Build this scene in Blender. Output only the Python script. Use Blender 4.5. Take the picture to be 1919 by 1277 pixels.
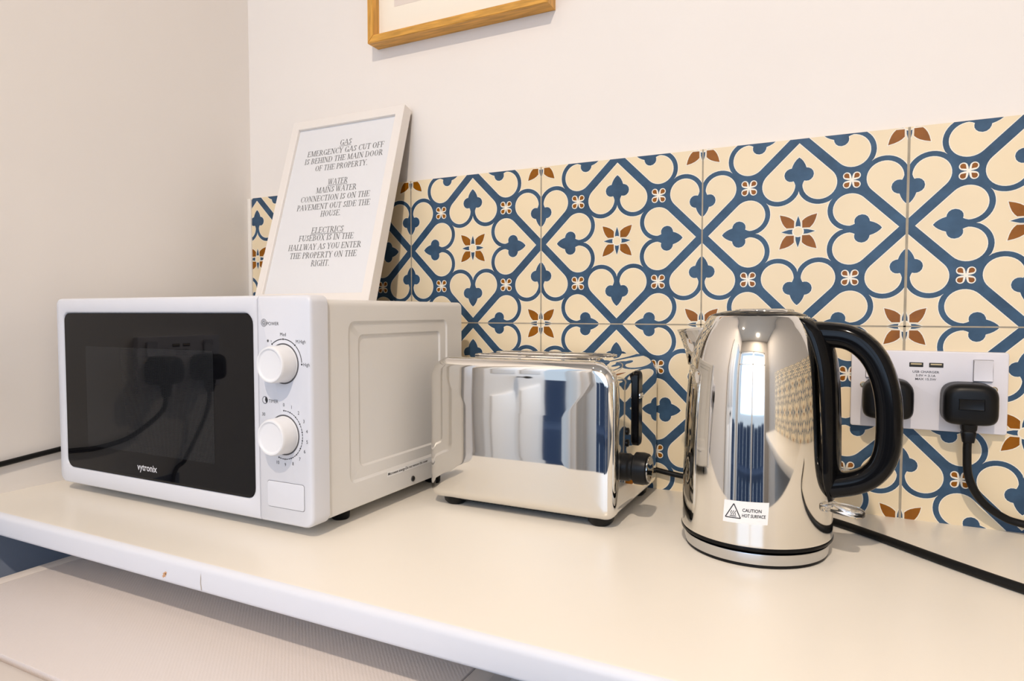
import bpy, bmesh, math, random
from mathutils import Vector, Matrix
from mathutils.geometry import tessellate_polygon
PI = math.pi
random.seed(4)
for o in list(bpy.data.objects): bpy.data.objects.remove(o)
SC = bpy.context.scene
COL = SC.collection

# ------------------------------------------------------------------ camera
yaw, pitch = 0.4674, -0.0427
cam_data = bpy.data.cameras.new('camera')
cam = bpy.data.objects.new('camera', cam_data); COL.objects.link(cam)
fwd = Vector((-math.sin(yaw)*math.cos(pitch), math.cos(yaw)*math.cos(pitch), math.sin(pitch)))
rt = Vector((math.cos(yaw), math.sin(yaw), 0)); up = rt.cross(fwd)
M = Matrix((rt, up, -fwd)).transposed().to_4x4()
M.translation = Vector((0.3865, -0.8573, 0.2331))
cam.matrix_world = M
cam_data.sensor_fit = 'HORIZONTAL'; cam_data.sensor_width = 36.0
cam_data.lens = 36.0*1236.4/1919.0
cam_data.clip_start = 0.01; cam_data.clip_end = 60
SC.camera = cam

# ------------------------------------------------------------------ world, lights, exposure
CEIL = 1.72; FLOOR = -0.90; BACKY = -2.20; LX = -0.579; RX = 1.25
w = bpy.data.worlds.new('daylight'); SC.world = w; w.use_nodes = True
wn = w.node_tree.nodes; wl = w.node_tree.links
bg = wn['Background']
tc = wn.new('ShaderNodeTexCoord'); sep = wn.new('ShaderNodeSeparateXYZ'); cr = wn.new('ShaderNodeValToRGB')
wl.new(tc.outputs['Generated'], sep.inputs[0]); wl.new(sep.outputs['Z'], cr.inputs[0]); wl.new(cr.outputs[0], bg.inputs[0])
cr.color_ramp.elements[0].position = 0.0; cr.color_ramp.elements[0].color = (0.55, 0.66, 0.80, 1)
cr.color_ramp.elements[1].position = 0.6; cr.color_ramp.elements[1].color = (0.62, 0.78, 1.0, 1)
bg.inputs[1].default_value = 1.6

def area(name, loc, size, power, color, rot=(0, 0, 0), shape='DISK', size_y=None, spread=None):
    l = bpy.data.lights.new(name, 'AREA'); l.shape = shape; l.size = size
    if size_y: l.size_y = size_y
    l.energy = power; l.color = color
    if spread: l.spread = spread
    o = bpy.data.objects.new(name, l); COL.objects.link(o); o.location = loc; o.rotation_euler = rot
    return o
WARM = (1.0, 0.835, 0.67)
area('ceiling_downlight', (0.50, -1.70, CEIL-0.012), 0.07, 50, WARM)
area('ceiling_downlight', (-0.30, -1.20, CEIL-0.012), 0.07, 3, WARM)
area('window_daylight', (0.30, BACKY-0.16, 0.62), 1.40, 18, (0.52, 0.71, 1.0), (PI/2, 0, 0), 'RECTANGLE', 1.1)
SC.view_settings.view_transform = 'Standard'; SC.view_settings.look = 'None'
SC.view_settings.gamma = 1.0; SC.view_settings.use_curve_mapping = False
SC.view_settings.exposure = -0.45

# ------------------------------------------------------------------ materials
def lin(c):
    return tuple((v/12.92 if v <= 0.04045 else ((v+0.055)/1.055)**2.4) for v in c)
def rgb(r, g, b): return lin((r/255, g/255, b/255))
def mat(name, col, rough=0.5, metal=0.0, bump=0.0, bscale=200.0, coat=0.0, trans=0.0, ior=1.45, var=0.0, vscale=6.0, spec=None, stretch=None):
    m = bpy.data.materials.new(name); m.use_nodes = True
    nt = m.node_tree; b = nt.nodes['Principled BSDF']
    b.inputs['Base Color'].default_value = (*col, 1); b.inputs['Roughness'].default_value = rough
    b.inputs['Metallic'].default_value = metal; b.inputs['IOR'].default_value = ior
    b.inputs['Coat Weight'].default_value = coat; b.inputs['Coat Roughness'].default_value = 0.03
    b.inputs['Transmission Weight'].default_value = trans
    if spec is not None: b.inputs['Specular IOR Level'].default_value = spec
    t = nt.nodes.new('ShaderNodeTexCoord'); mp = nt.nodes.new('ShaderNodeMapping')
    if stretch: mp.inputs['Scale'].default_value = stretch
    nt.links.new(t.outputs['Object'], mp.inputs[0])
    n = nt.nodes.new('ShaderNodeTexNoise'); n.inputs['Scale'].default_value = vscale; n.inputs['Detail'].default_value = 4
    nt.links.new(mp.outputs[0], n.inputs['Vector'])
    r = nt.nodes.new('ShaderNodeValToRGB'); nt.links.new(n.outputs['Fac'], r.inputs[0])
    r.color_ramp.elements[0].position = 0.35; r.color_ramp.elements[1].position = 0.65
    r.color_ramp.elements[0].color = (*[max(0, c*(1-var)) for c in col], 1)
    r.color_ramp.elements[1].color = (*[min(1, c*(1+var*0.5)) for c in col], 1)
    nt.links.new(r.outputs[0], b.inputs['Base Color'])
    if bump:
        n2 = nt.nodes.new('ShaderNodeTexNoise'); n2.inputs['Scale'].default_value = bscale; n2.inputs['Detail'].default_value = 2
        nt.links.new(mp.outputs[0], n2.inputs['Vector'])
        bp = nt.nodes.new('ShaderNodeBump'); bp.inputs['Strength'].default_value = bump; bp.inputs['Distance'].default_value = 0.001
        nt.links.new(n2.outputs['Fac'], bp.inputs['Height']); nt.links.new(bp.outputs[0], b.inputs['Normal'])
    return m

wall_m = mat('wall_paint', rgb(236, 231, 226), 0.75, bump=0.15, bscale=90, var=0.01)
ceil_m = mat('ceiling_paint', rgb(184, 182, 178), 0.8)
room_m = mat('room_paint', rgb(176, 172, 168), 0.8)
floor_m = mat('floor_vinyl', rgb(78, 86, 102), 0.5, var=0.1)
trim_m = mat('white_gloss_paint', rgb(236, 237, 238), 0.35)
caulk_m = mat('caulk', rgb(235, 230, 222), 0.6)
cream_m = mat('tile_cream', rgb(236, 218, 184), 0.22, var=0.03, vscale=9, bump=0.05, bscale=60, spec=0.3)
blue_m = mat('tile_blue', rgb(58, 84, 110), 0.24, var=0.22, vscale=55, spec=0.3)
brown_m = mat('tile_brown', rgb(146, 88, 12), 0.24, var=0.14, vscale=70, spec=0.25)
pale_m = mat('tile_pale', rgb(242, 235, 218), 0.22)
grout_m = mat('grout', rgb(168, 158, 140), 0.9, var=0.12, vscale=60)
edge_m = mat('worktop_edge', rgb(220, 222, 229), 0.35)
counter_m = mat('worktop_laminate', rgb(238, 232, 221), 0.30, var=0.012, vscale=4, bump=0.04, bscale=300)
mwhite_m = mat('microwave_white', rgb(217, 219, 226), 0.28, var=0.0)
mbody_m = mat('microwave_body_paint', rgb(224, 222, 219), 0.30, bump=0.02, bscale=400)
glass_m = mat('black_window_glass', (0.004, 0.004, 0.005), 0.03, coat=0.0, spec=0.29)
knob_m = mat('dial_white', rgb(232, 233, 236), 0.30)
ink_m = mat('print_black', (0.02, 0.02, 0.025), 0.6)
logo_m = mat('print_silver', rgb(205, 205, 210), 0.4)
dark_m = mat('dark_gap', (0.02, 0.02, 0.02), 0.6)
chrome_m = mat('polished_steel', (0.79, 0.775, 0.745), 0.035, 1.0, bump=0.035, bscale=9)
kchrome_m = mat('kettle_steel', (0.79, 0.77, 0.73), 0.045, 1.0)
brush_m = mat('brushed_steel', (0.62, 0.62, 0.62), 0.26, 1.0, bump=0.05, bscale=60, stretch=(1, 1, 12))
blk_m = mat('black_gloss_plastic', (0.004, 0.004, 0.0045), 0.12, spec=0.2)
blks_m = mat('black_satin_plastic', (0.005, 0.005, 0.0055), 0.36, spec=0.25)
rubber_m = mat('black_rubber', (0.006, 0.006, 0.006), 0.42, spec=0.25)
clear_m = mat('clear_plastic', (0.95, 0.95, 0.95), 0.04, trans=1.0, ior=1.45)
sock_m = mat('socket_white', rgb(226, 224, 230), 0.32)
brass_m = mat('screw_metal', (0.62, 0.52, 0.36), 0.25, 1.0)
sticker_m = mat('sticker_white', rgb(238, 238, 238), 0.5)
poster_m = mat('poster_paper', rgb(226, 227, 230), 0.6)
ptext_m = mat('poster_ink', rgb(88, 88, 88), 0.7)
wframe_m = mat('white_frame', rgb(234, 229, 224), 0.45)
mount_m = mat('mount_board', rgb(246, 238, 222), 0.8)
artp_m = mat('art_print', rgb(228, 216, 206), 0.8)

def oak():
    m = mat('oak', rgb(214, 158, 70), 0.45, var=0.25, vscale=26, stretch=(1, 1, 9)); return m
oak_v = oak()
oak_h = mat('oak_horizontal', rgb(214, 158, 70), 0.45, var=0.25, vscale=26, stretch=(0.9, 9, 9))
oak_v.node_tree.nodes['Mapping'].inputs['Scale'].default_value = (9, 9, 0.9)

def grain_mat():
    m = mat('grained_top', rgb(214, 206, 203), 0.5)
    nt = m.node_tree; b = nt.nodes['Principled BSDF']
    t = nt.nodes.new('ShaderNodeTexCoord')
    wv = nt.nodes.new('ShaderNodeTexWave'); wv.inputs['Scale'].default_value = 150; wv.inputs['Distortion'].default_value = 2.2
    wv.inputs['Detail'].default_value = 2; wv.inputs['Detail Scale'].default_value = 3; wv.bands_direction = 'DIAGONAL'
    nz = nt.nodes.new('ShaderNodeTexNoise'); nz.inputs['Scale'].default_value = 420
    ad = nt.nodes.new('ShaderNodeMath'); ad.operation = 'ADD'
    nt.links.new(t.outputs['Object'], wv.inputs['Vector']); nt.links.new(t.outputs['Object'], nz.inputs['Vector'])
    nt.links.new(wv.outputs['Fac'], ad.inputs[0]); nt.links.new(nz.outputs['Fac'], ad.inputs[1])
    bp = nt.nodes.new('ShaderNodeBump'); bp.inputs['Strength'].default_value = 0.16; bp.inputs['Distance'].default_value = 0.0006
    nt.links.new(ad.outputs[0], bp.inputs['Height']); nt.links.new(bp.outputs[0], b.inputs['Normal'])
    return m
grain_m = grain_mat()

def screen_mat():
    m = mat('microwave_mesh_screen', (0.02, 0.02, 0.022), 0.04, spec=0.29)
    nt = m.node_tree; b = nt.nodes['Principled BSDF']
    for l in list(b.inputs['Base Color'].links): nt.links.remove(l)
    t = nt.nodes.new('ShaderNodeTexCoord'); vm = nt.nodes.new('ShaderNodeVectorMath'); vm.operation = 'SCALE'
    vm.inputs['Scale'].default_value = 800.0
    fr = nt.nodes.new('ShaderNodeVectorMath'); fr.operation = 'FRACTION'
    sb = nt.nodes.new('ShaderNodeVectorMath'); sb.operation = 'SUBTRACT'; sb.inputs[1].default_value = (0.5, 0.5, 0.5)
    ml = nt.nodes.new('ShaderNodeVectorMath'); ml.operation = 'MULTIPLY'; ml.inputs[1].default_value = (1, 0, 1)
    ln = nt.nodes.new('ShaderNodeVectorMath'); ln.operation = 'LENGTH'
    rp = nt.nodes.new('ShaderNodeValToRGB')
    rp.color_ramp.elements[0].position = 0.26; rp.color_ramp.elements[0].color = (0.006, 0.006, 0.007, 1)
    rp.color_ramp.elements[1].position = 0.36; rp.color_ramp.elements[1].color = (0.016, 0.017, 0.019, 1)
    nt.links.new(t.outputs['Object'], vm.inputs[0]); nt.links.new(vm.outputs[0], fr.inputs[0]); nt.links.new(fr.outputs[0], sb.inputs[0])
    nt.links.new(sb.outputs[0], ml.inputs[0]); nt.links.new(ml.outputs[0], ln.inputs[0]); nt.links.new(ln.outputs['Value'], rp.inputs[0])
    nt.links.new(rp.outputs[0], b.inputs['Base Color'])
    return m
screen_m = screen_mat()

# ------------------------------------------------------------------ helpers
def finish(name, bm, mats, parent=None, angle=35, smooth=True):
    me = bpy.data.meshes.new(name); bmesh.ops.recalc_face_normals(bm, faces=bm.faces); bm.to_mesh(me); bm.free()
    if not isinstance(mats, (list, tuple)): mats = [mats]
    for m in mats: me.materials.append(m)
    if smooth:
        me.shade_smooth(); me.set_sharp_from_angle(angle=math.radians(angle))
    o = bpy.data.objects.new(name, me); COL.objects.link(o)
    if parent: o.parent = parent; o.matrix_parent_inverse = parent.matrix_world.inverted()
    return o
def thing(name, label, cat, loc=(0, 0, 0), rot=(0, 0, 0), group=None):
    o = bpy.data.objects.new(name, None); COL.objects.link(o); o.location = loc; o.rotation_euler = rot
    o.empty_display_size = 0.02
    o['label'] = label; o['category'] = cat
    if group: o['group'] = group
    bpy.context.view_layer.update()
    return o
def tag(o, label, cat, group=None):
    o['label'] = label; o['category'] = cat
    if group: o['group'] = group
    return o
def struct(o): o['kind'] = 'structure'; return o
def box(bm, x0, x1, y0, y1, z0, z1, bev=0.0, seg=2):
    r = bmesh.ops.create_cube(bm, size=1.0)
    for v in r['verts']:
        v.co = Vector(((x0+x1)/2+v.co.x*(x1-x0), (y0+y1)/2+v.co.y*(y1-y0), (z0+z1)/2+v.co.z*(z1-z0)))
    if bev:
        es = {e for v in r['verts'] for e in v.link_edges}
        bmesh.ops.bevel(bm, geom=list(es), offset=bev, segments=seg, profile=0.5, affect='EDGES')
def mk(name, x0, x1, y0, y1, z0, z1, m, parent=None, bev=0.0, seg=2):
    bm = bmesh.new(); box(bm, x0, x1, y0, y1, z0, z1, bev, seg); return finish(name, bm, m, parent)
def rr(x0, x1, z0, z1, r, n=6):
    """rounded rectangle loop; r = radius or (bl, br, tr, tl)"""
    if not isinstance(r, (tuple, list)): r = (r,)*4
    pts = []
    for k, (cx, cz, a) in enumerate(((x0, z0, PI), (x1, z0, 1.5*PI), (x1, z1, 0), (x0, z1, 0.5*PI))):
        q = max(r[k], 1e-5); sx = q if cx == x0 else -q; sz = q if cz == z0 else -q
        for i in range(n+1):
            t = a+PI/2*i/n; pts.append((cx+sx+q*math.cos(t), cz+sz+q*math.sin(t)))
    return pts
def loft(bm, loops, cap0=False, cap1=False, closed=True, mi=0):
    rows = [[bm.verts.new(p) for p in lp] for lp in loops]
    n = len(rows[0])
    for a, b in zip(rows, rows[1:]):
        for i in range(n if closed else n-1):
            j = (i+1) % n
            try: f = bm.faces.new((a[i], a[j], b[j], b[i])); f.material_index = mi
            except ValueError: pass
    if cap0: bm.faces.new(rows[0]).material_index = mi
    if cap1: bm.faces.new(rows[-1]).material_index = mi
    return rows
def plate(bm, x0, x1, z0, z1, yb, yf, r, bev=0.001, seg=3, cap0=True):
    """slab facing -y, rounded corners and rounded front edge"""
    L = [[(x, yb, z) for x, z in rr(x0, x1, z0, z1, r)]]
    for i in range(seg+1):
        t = PI/2*i/seg; ins = bev*(1-math.cos(t)); y = yf+bev*(1-math.sin(t))
        rad = tuple(max(q-ins, 2e-5) for q in (r if isinstance(r, (tuple, list)) else (r,)*4))
        L.append([(x, y, z) for x, z in rr(x0+ins, x1-ins, z0+ins, z1-ins, rad)])
    loft(bm, L, cap0=cap0, cap1=True)
def lathe(bm, prof, c=(0, 0), n=96, cap0=False, cap1=False):
    L = [[(c[0]+r*math.cos(2*PI*i/n), c[1]+r*math.sin(2*PI*i/n), z) for i in range(n)] for r, z in prof]
    loft(bm, L, cap0, cap1)
def catmull(pts, k=10):
    P = [Vector(p) for p in pts]; P = [2*P[0]-P[1]]+P+[2*P[-1]-P[-2]]; out = []
    for i in range(1, len(P)-2):
        a, b, c, d = P[i-1:i+3]
        for j in range(k):
            t = j/k
            out.append(0.5*((2*b)+(c-a)*t+(2*a-5*b+4*c-d)*t*t+(3*b-a-3*c+d)*t**3))
    out.append(P[-2]); return out
def tube(bm, pts, r, n=12, k=10, cap=True):
    C = catmull(pts, k); T = [(C[min(i+1, len(C)-1)]-C[max(i-1, 0)]).normalized() for i in range(len(C))]
    ref = Vector((0, 0, 1)) if abs(T[0].z) < 0.9 else Vector((0, 1, 0))
    u = T[0].cross(ref).normalized(); L = []
    for i, (p, t) in enumerate(zip(C, T)):
        u = (u-t*u.dot(t)).normalized(); v = t.cross(u)
        rad = r(i/(len(C)-1)) if callable(r) else r
        L.append([p+(u*math.cos(2*PI*j/n)+v*math.sin(2*PI*j/n))*rad for j in range(n)])
    loft(bm, L, cap, cap)
def poly(bm, pts, y, mi=0):
    """flat filled polygon given as (x, z) at depth y"""
    V = [Vector((a, b, 0)) for a, b in pts]
    vs = [bm.verts.new((a, y, b)) for a, b in pts]
    for t in tessellate_polygon([V]):
        try: bm.faces.new([vs[i] for i in t]).material_index = mi
        except ValueError: pass
def text_mesh(body, size, align='CENTER', bold=0.0):
    c = bpy.data.curves.new('t', 'FONT'); c.body = body; c.size = size; c.align_x = align; c.align_y = 'CENTER'
    c.offset = bold; c.resolution_u = 3
    o = bpy.data.objects.new('t', c); COL.objects.link(o); bpy.context.view_layer.update()
    me = bpy.data.meshes.new_from_object(o); bpy.data.objects.remove(o); bpy.data.curves.remove(c)
    return me
def add_text(bm, body, size, x, y, z, sx=1.0, align='CENTER', bold=0.0, fn=None):
    me = text_mesh(body, size, align, bold)
    n0 = len(bm.verts); bm.from_mesh(me); bm.verts.ensure_lookup_table()
    for v in bm.verts[n0:]:
        a, b = v.co.x*sx, v.co.y
        v.co = fn(a, b) if fn else Vector((x+a, y, z+b))
    bpy.data.meshes.remove(me)

# ------------------------------------------------------------------ the setting
WY = 0.006
struct(mk('floor', LX-0.1, RX+0.1, BACKY-0.1, 0.1, FLOOR-0.05, FLOOR, floor_m))
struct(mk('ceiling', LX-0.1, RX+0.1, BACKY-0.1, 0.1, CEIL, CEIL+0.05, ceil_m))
struct(mk('wall_back', LX-0.1, RX+0.1, WY, WY+0.1, FLOOR, CEIL, wall_m))
bm = bmesh.new()
box(bm, LX-0.1, LX, -1.68, WY, FLOOR, CEIL); box(bm, LX-0.1, LX, BACKY-0.1, -2.17, FLOOR, CEIL)
box(bm, LX-0.1, LX, -2.17, -1.68, FLOOR, -0.80); box(bm, LX-0.1, LX, -2.17, -1.68, 1.25, CEIL)
struct(finish('wall_left', bm, wall_m))
bm = bmesh.new()
for a, b, c, d in ((-2.17, -1.68, -0.80, -0.76), (-2.17, -1.68, 1.21, 1.25), (-2.17, -2.13, -0.8, 1.25), (-1.72, -1.68, -0.8, 1.25)): box(bm, LX-0.07, LX-0.03, a, b, c, d, 0.003)
struct(finish('window_2', bm, trim_m))
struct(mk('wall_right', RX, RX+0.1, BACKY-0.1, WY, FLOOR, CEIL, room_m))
WX0, WX1, WZ0, WZ1 = -0.55, 1.02, -0.80, 1.25
bm = bmesh.new()
box(bm, LX, WX0, BACKY-0.1, BACKY, FLOOR, CEIL); box(bm, WX1, RX, BACKY-0.1, BACKY, FLOOR, CEIL)
box(bm, WX0, WX1, BACKY-0.1, BACKY, FLOOR, WZ0); box(bm, WX0, WX1, BACKY-0.1, BACKY, WZ1, CEIL)
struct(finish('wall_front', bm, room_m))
bm = bmesh.new()
yy0, yy1 = BACKY-0.07, BACKY-0.02
for a, b, c, d in ((WX0, WX1, WZ0, WZ0+.05), (WX0, WX1, WZ1-.05, WZ1), (WX0, WX0+.05, WZ0, WZ1), (WX1-.05, WX1, WZ0, WZ1),
                   (0.27, 0.33, WZ0, WZ1), (WX0, WX1, 0.78, 0.83)):
    box(bm, a, b, yy0, yy1, c, d, 0.004)
struct(finish('window_1', bm, trim_m))
# fence outside the window
bm = bmesh.new()
for i in range(16): box(bm, -2.2+i*0.3, -1.92+i*0.3, -3.3, -3.27, -0.9, -0.10+0.02*(i % 3))
box(bm, -2.2, 2.6, -2.95, -2.70, -0.42, -0.37)
f = struct(finish('trim_1', bm, mat('garden_fence_blue', rgb(44, 62, 92), 0.7)))
# white panelled door on the left wall
bm = bmesh.new(); box(bm, LX, LX+0.035, -1.64, -1.20, FLOOR, 1.15, 0.003)
for a, b in ((-0.75, 0.02), (0.12, 1.02)):
    for c, d in ((-1.60, -1.44), (-1.40, -1.24)):
        box(bm, LX+0.030, LX+0.041, c, d, a, b, 0.005)
door = struct(finish('door_1', bm, trim_m))
bm = bmesh.new(); lathe(bm, [(0.006, 0), (0.006, 0.03), (0.016, 0.035), (0.018, 0.045), (0.010, 0.055)], n=20, cap0=True, cap1=True)
bmesh.ops.rotate(bm, verts=bm.verts, matrix=Matrix.Rotation(PI/2, 3, 'Y')); bmesh.ops.translate(bm, verts=bm.verts, vec=(LX+0.03, -1.42, 0.08))
finish('door_knob', bm, blks_m, door)
struct(mk('trim_3', LX, LX+0.004, -0.56, WY-0.001, FLOOR+0.001, -0.0275, mat('wall_shade_blue', rgb(140, 150, 168), 0.6)))  # added panel: bluish shade under the worktop put into the wall colour
# caulk strip in the corner beside the tiles
struct(mk('trim_2', LX, -0.5705, -0.003, WY, 0.0, 0.437, caulk_m, bev=0.001))

# ------------------------------------------------------------------ tiles
T = 0.223; Z0 = 0.2174; ZTOP = 0.4378
def arc(cx, cy, r, a0, a1, n):
    return [(cx+r*math.cos(math.radians(a0+(a1-a0)*i/n)), cy+r*math.sin(math.radians(a0+(a1-a0)*i/n))) for i in range(n+1)]
RI, RO, LCX, LCY, AP = 0.083, 0.108, 0.100, 0.248, 0.466
def heart_half(g):  # right half of the cream interior; g grows it
    r = RI+g; ap = AP+g*1.414
    tx, ty = LCX+r*0.7071, LCY+r*0.7071
    return [(0, ap), (tx, ty)]+arc(LCX, LCY, r, 45, -180+0, 22)[1:]+[(LCX-r+0.003, 0.262), (0.0, 0.275)]
SPADE = [(0, .391), (.012, .381), (.022, .368), (.030, .353), (.036, .336), (.047, .334), (.060, .327), (.069, .315), (.072, .300), (.068, .284), (.059, .273), (.048, .267), (.036, .266),
         (.026, .268), (.021, .258), (.017, .245), (.016, .232), (0, .220)]
def grow(pts, g):
    out = []
    cx = 0.0; cy = 0.30
    for x, y in pts:
        if x == 0: out.append((0, y+(g*1.6 if y > .3 else 0)))
        else:
            d = math.hypot(x, y-cy) or 1; out.append((x+g*x/d, y+g*(y-cy)/d))
    return out
def rot4(pts, k):
    for _ in range(k): pts = [(y, -x) for x, y in pts]
    return pts
def build_pattern():
    """list of (layer, material, polygon) in tile units for one whole tile, star at the centre"""
    out = []
    def heart(c, k, halves):
        for s in halves:
            def tr(pts):
                return [(c[0]+a, c[1]+b) for a, b in rot4([(s*x, y) for x, y in pts], k)]
            # blue under-layer: lobe disc, band and the fill round the four-petal node
            disc = arc(LCX, LCY, RO, 0, 360, 40)[:-1]
            def wedge(pts): return [(x, y) if y >= x else ((x+y)/2, (x+y)/2) for x, y in [(max(x, 0.0), y) for x, y in pts]]
            disc = wedge(disc); pdisc = wedge(arc(LCX, LCY, RO+0.0035, 0, 360, 40)[:-1])
            out.append((1, 3, tr(pdisc)))
            out.append((2, 1, tr(disc)))
            band = [(0, .5), (0, .44), (.19, .25), (.25, .25)]
            out.append((2.5, 1, tr(band)))
            out.append((3, 1, tr([(.185, .185), (.25, .25), (.18, .32), (.155, .25)])))
            out.append((3.5, 3, tr(heart_half(0.0)))); out.append((4.2, 0, tr(heart_half(-0.0035))))
            out.append((5, 3, tr([p for p in grow(SPADE, 0.0035) if p[1] > .25 or p[0] == 0])))
            out.append((6, 1, tr(SPADE)))
    for k in range(4): heart((0, 0), k, (-1, 1))
    # hearts round the corner stars: only the halves that fall in this tile
    for cx in (-.5, .5):
        for cy in (-.5, .5):
            for k in range(4):
                for s in (-1, 1):
                    px, py = rot4([(s*.1, .25)], k)[0]
                    if abs(cx+px) < .5 and abs(cy+py) < .5: heart((cx, cy), k, (s,))
    def star(c):
        def q(pts, k): return [(c[0]+a, c[1]+b) for a, b in rot4(pts, k)]
        for k in range(4):
            P = [(.020, .020), (.057, .0195), (.068, .031), (.077, .045), (.085, .065), (.0915, .0915), (.065, .085), (.045, .077), (.031, .068), (.0195, .057)]
            out.append((7, 3, q([(.017, .017), (.060, .0165), (.073, .030), (.081, .044), (.089, .065), (.096, .096), (.065, .089), (.044, .081), (.030, .073), (.0165, .060)], k)))
            out.append((8, 2, q(P, k)))
            out.append((9, 3, q([(-.016, .02), (.016, .02), (.0145, .045), (.009, .068), (0, .090), (-.009, .068), (-.0145, .045)], k)))
            out.append((10, 1, q([(-.0125, .026), (.0125, .026), (.0115, .045), (.0065, .064), (0, .083), (-.0065, .064), (-.0115, .045)], k)))
        out.append((11, 3, arcs := [(c[0]+a, c[1]+b) for a, b in arc(0, 0, .029, 0, 360, 24)[:-1]]))
        out.append((12, 0, [(c[0]+a, c[1]+b) for a, b in arc(0, 0, .0235, 0, 360, 24)[:-1]]))
    star((0, 0))
    for cx in (-.5, .5):
        for cy in (-.5, .5): star((cx, cy))
    for cx in (-.25, .25):
        for cy in (-.25, .25):
            for k in range(4):
                def q(pts): return [(cx+a, cy+b) for a, b in rot4(pts, k)]
                d = .0225
                out.append((7, 3, q([(0, 0), (.018, .002)]+arc(d, d, .0185, -70, 160, 12)+[(.002, .018)])))
                out.append((8, 2, q([(.010, .010)]+arc(d+.001, d+.001, .0125, -60, 150, 10))))
            out.append((9, 3, q(arc(0, 0, .009, 0, 360, 8)[:-1])))
    return out
PAT = build_pattern()
def tiled(name, ncol0, ncol1, rows, xmin, xmax, zmin, zmax, parent=None):
    bm = bmesh.new()
    box(bm, xmin, xmax, 0.0, WY-0.0004, zmin, zmax)
    dz = 0.00003
    for ci in range(ncol0, ncol1):
        for r in rows:
            cx, cz = (ci+.5)*T, Z0+(r+.5)*T
            b2 = bmesh.new()
            for lay, mi, pts in PAT:
                poly(b2, [(cx+a*T, cz+b*T) for a, b in pts], -lay*dz, mi)
            for co, no in (((cx-T/2, 0, 0), (-1, 0, 0)), ((cx+T/2, 0, 0), (1, 0, 0)), ((0, 0, cz-T/2), (0, 0, -1)), ((0, 0, cz+T/2), (0, 0, 1)),
                           ((xmin, 0, 0), (-1, 0, 0)), ((xmax, 0, 0), (1, 0, 0)), ((0, 0, zmin), (0, 0, -1)), ((0, 0, zmax), (0, 0, 1))):
                bmesh.ops.bisect_plane(b2, geom=b2.verts[:]+b2.edges[:]+b2.faces[:], plane_co=co, plane_no=no, clear_outer=True)
            me = bpy.data.meshes.new('tmp'); b2.to_mesh(me); b2.free(); bm.from_mesh(me); bpy.data.meshes.remove(me)
    for ci in range(ncol0, ncol1+1):
        x = ci*T
        if xmin < x < xmax:
            wd = 0.0013 if ci >= 2 else 0.0009
            n0 = len(bm.faces); box(bm, x-wd, x+wd, -0.00045, 0.001, zmin, zmax); bm.faces.ensure_lookup_table()
            for f in bm.faces[n0:]: f.material_index = 4
    n0 = len(bm.faces); box(bm, xmin, xmax, -0.00045, 0.001, Z0-0.0008, Z0+0.0008); bm.faces.ensure_lookup_table()
    for f in bm.faces[n0:]: f.material_index = 4
    me = bpy.data.meshes.new(name); bm.to_mesh(me); bm.free()
    for m in (cream_m, blue_m, brown_m, pale_m, grout_m): me.materials.append(m)
    # flat pattern polygons must all face the room
    o = bpy.data.objects.new(name, me); COL.objects.link(o)
    return o
splash = tiled('tiled_splashback', -3, 6, (-1, 0), -0.5705, RX, 0.0, ZTOP)
tag(splash, 'cream, blue and brown patterned tile splashback on the back wall above the worktop', 'splashback')
side = tiled('tiled_splashback', 0, 7, (-1, 0), 0.002, 1.55, 0.0, ZTOP)
side.rotation_euler = (0, 0, -PI/2); side.location = (RX-WY, 0, 0)
tag(side, 'patterned tile splashback on the side wall, mirrored small in the kettle', 'splashback')

# ------------------------------------------------------------------ worktop
bm = bmesh.new()
prof = [(0.003, -0.0268), (0.003, 0.0)]
yf = -0.4515
for i in range(7):
    t = PI/2*i/6; prof.append((yf+0.007*(1-math.sin(t)), -0.007*(1-math.cos(t))))
for i in range(5):
    t = PI/2*i/4; prof.append((yf+0.004*(1-math.cos(t)), -0.0268+0.004*(1-math.sin(t))))
loft(bm, [[(x, y, z) for y, z in prof] for x in (LX, RX)], True, True)
bmesh.ops.bisect_plane(bm, geom=bm.verts[:]+bm.edges[:]+bm.faces[:], plane_co=(0.2, 0, 0), plane_no=(1, 0, 0))
box(bm, RX-0.42, RX, -1.55, -0.44, -0.0268, -0.0001, 0.003)
bm.normal_update()
for f in bm.faces:
    if abs(f.normal.y) > 0.35 and f.calc_center_median().y < -0.44 and f.calc_center_median().x > LX+0.001: f.material_index = 1
top = finish('worktop', bm, (counter_m, edge_m))
tag(top, 'cream-white laminate worktop carrying the microwave, toaster and kettle', 'worktop')
chip_m = mat('chip_orange', rgb(206, 160, 120), 0.7); crack_m = mat('chip_grey', rgb(176, 166, 156), 0.7)
bm = bmesh.new()
for dx, z, r in ((0, -0.0185, .0022), (.0018, -.0165, .0015), (-.002, -.0205, .0012)):
    poly(bm, [(-.1915+dx+r*(1+.3*math.sin(3*a))*math.cos(a), z+r*math.sin(a)) for a in [i*PI/5 for i in range(10)]], yf-0.0002)
o = finish('paint_chip', bm, chip_m, top); o['label'] = 'small orange scuff on the front edge'
bm = bmesh.new(); poly(bm, [(-.1405, -.008), (-.1398, -.012), (-.1401, -.017), (-.1390, -.0235), (-.1402, -.024), (-.1412, -.017), (-.1408, -.012)], yf-0.0002)
o = finish('paint_chip', bm, crack_m, top); o['label'] = 'short vertical crack on the front edge'

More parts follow.
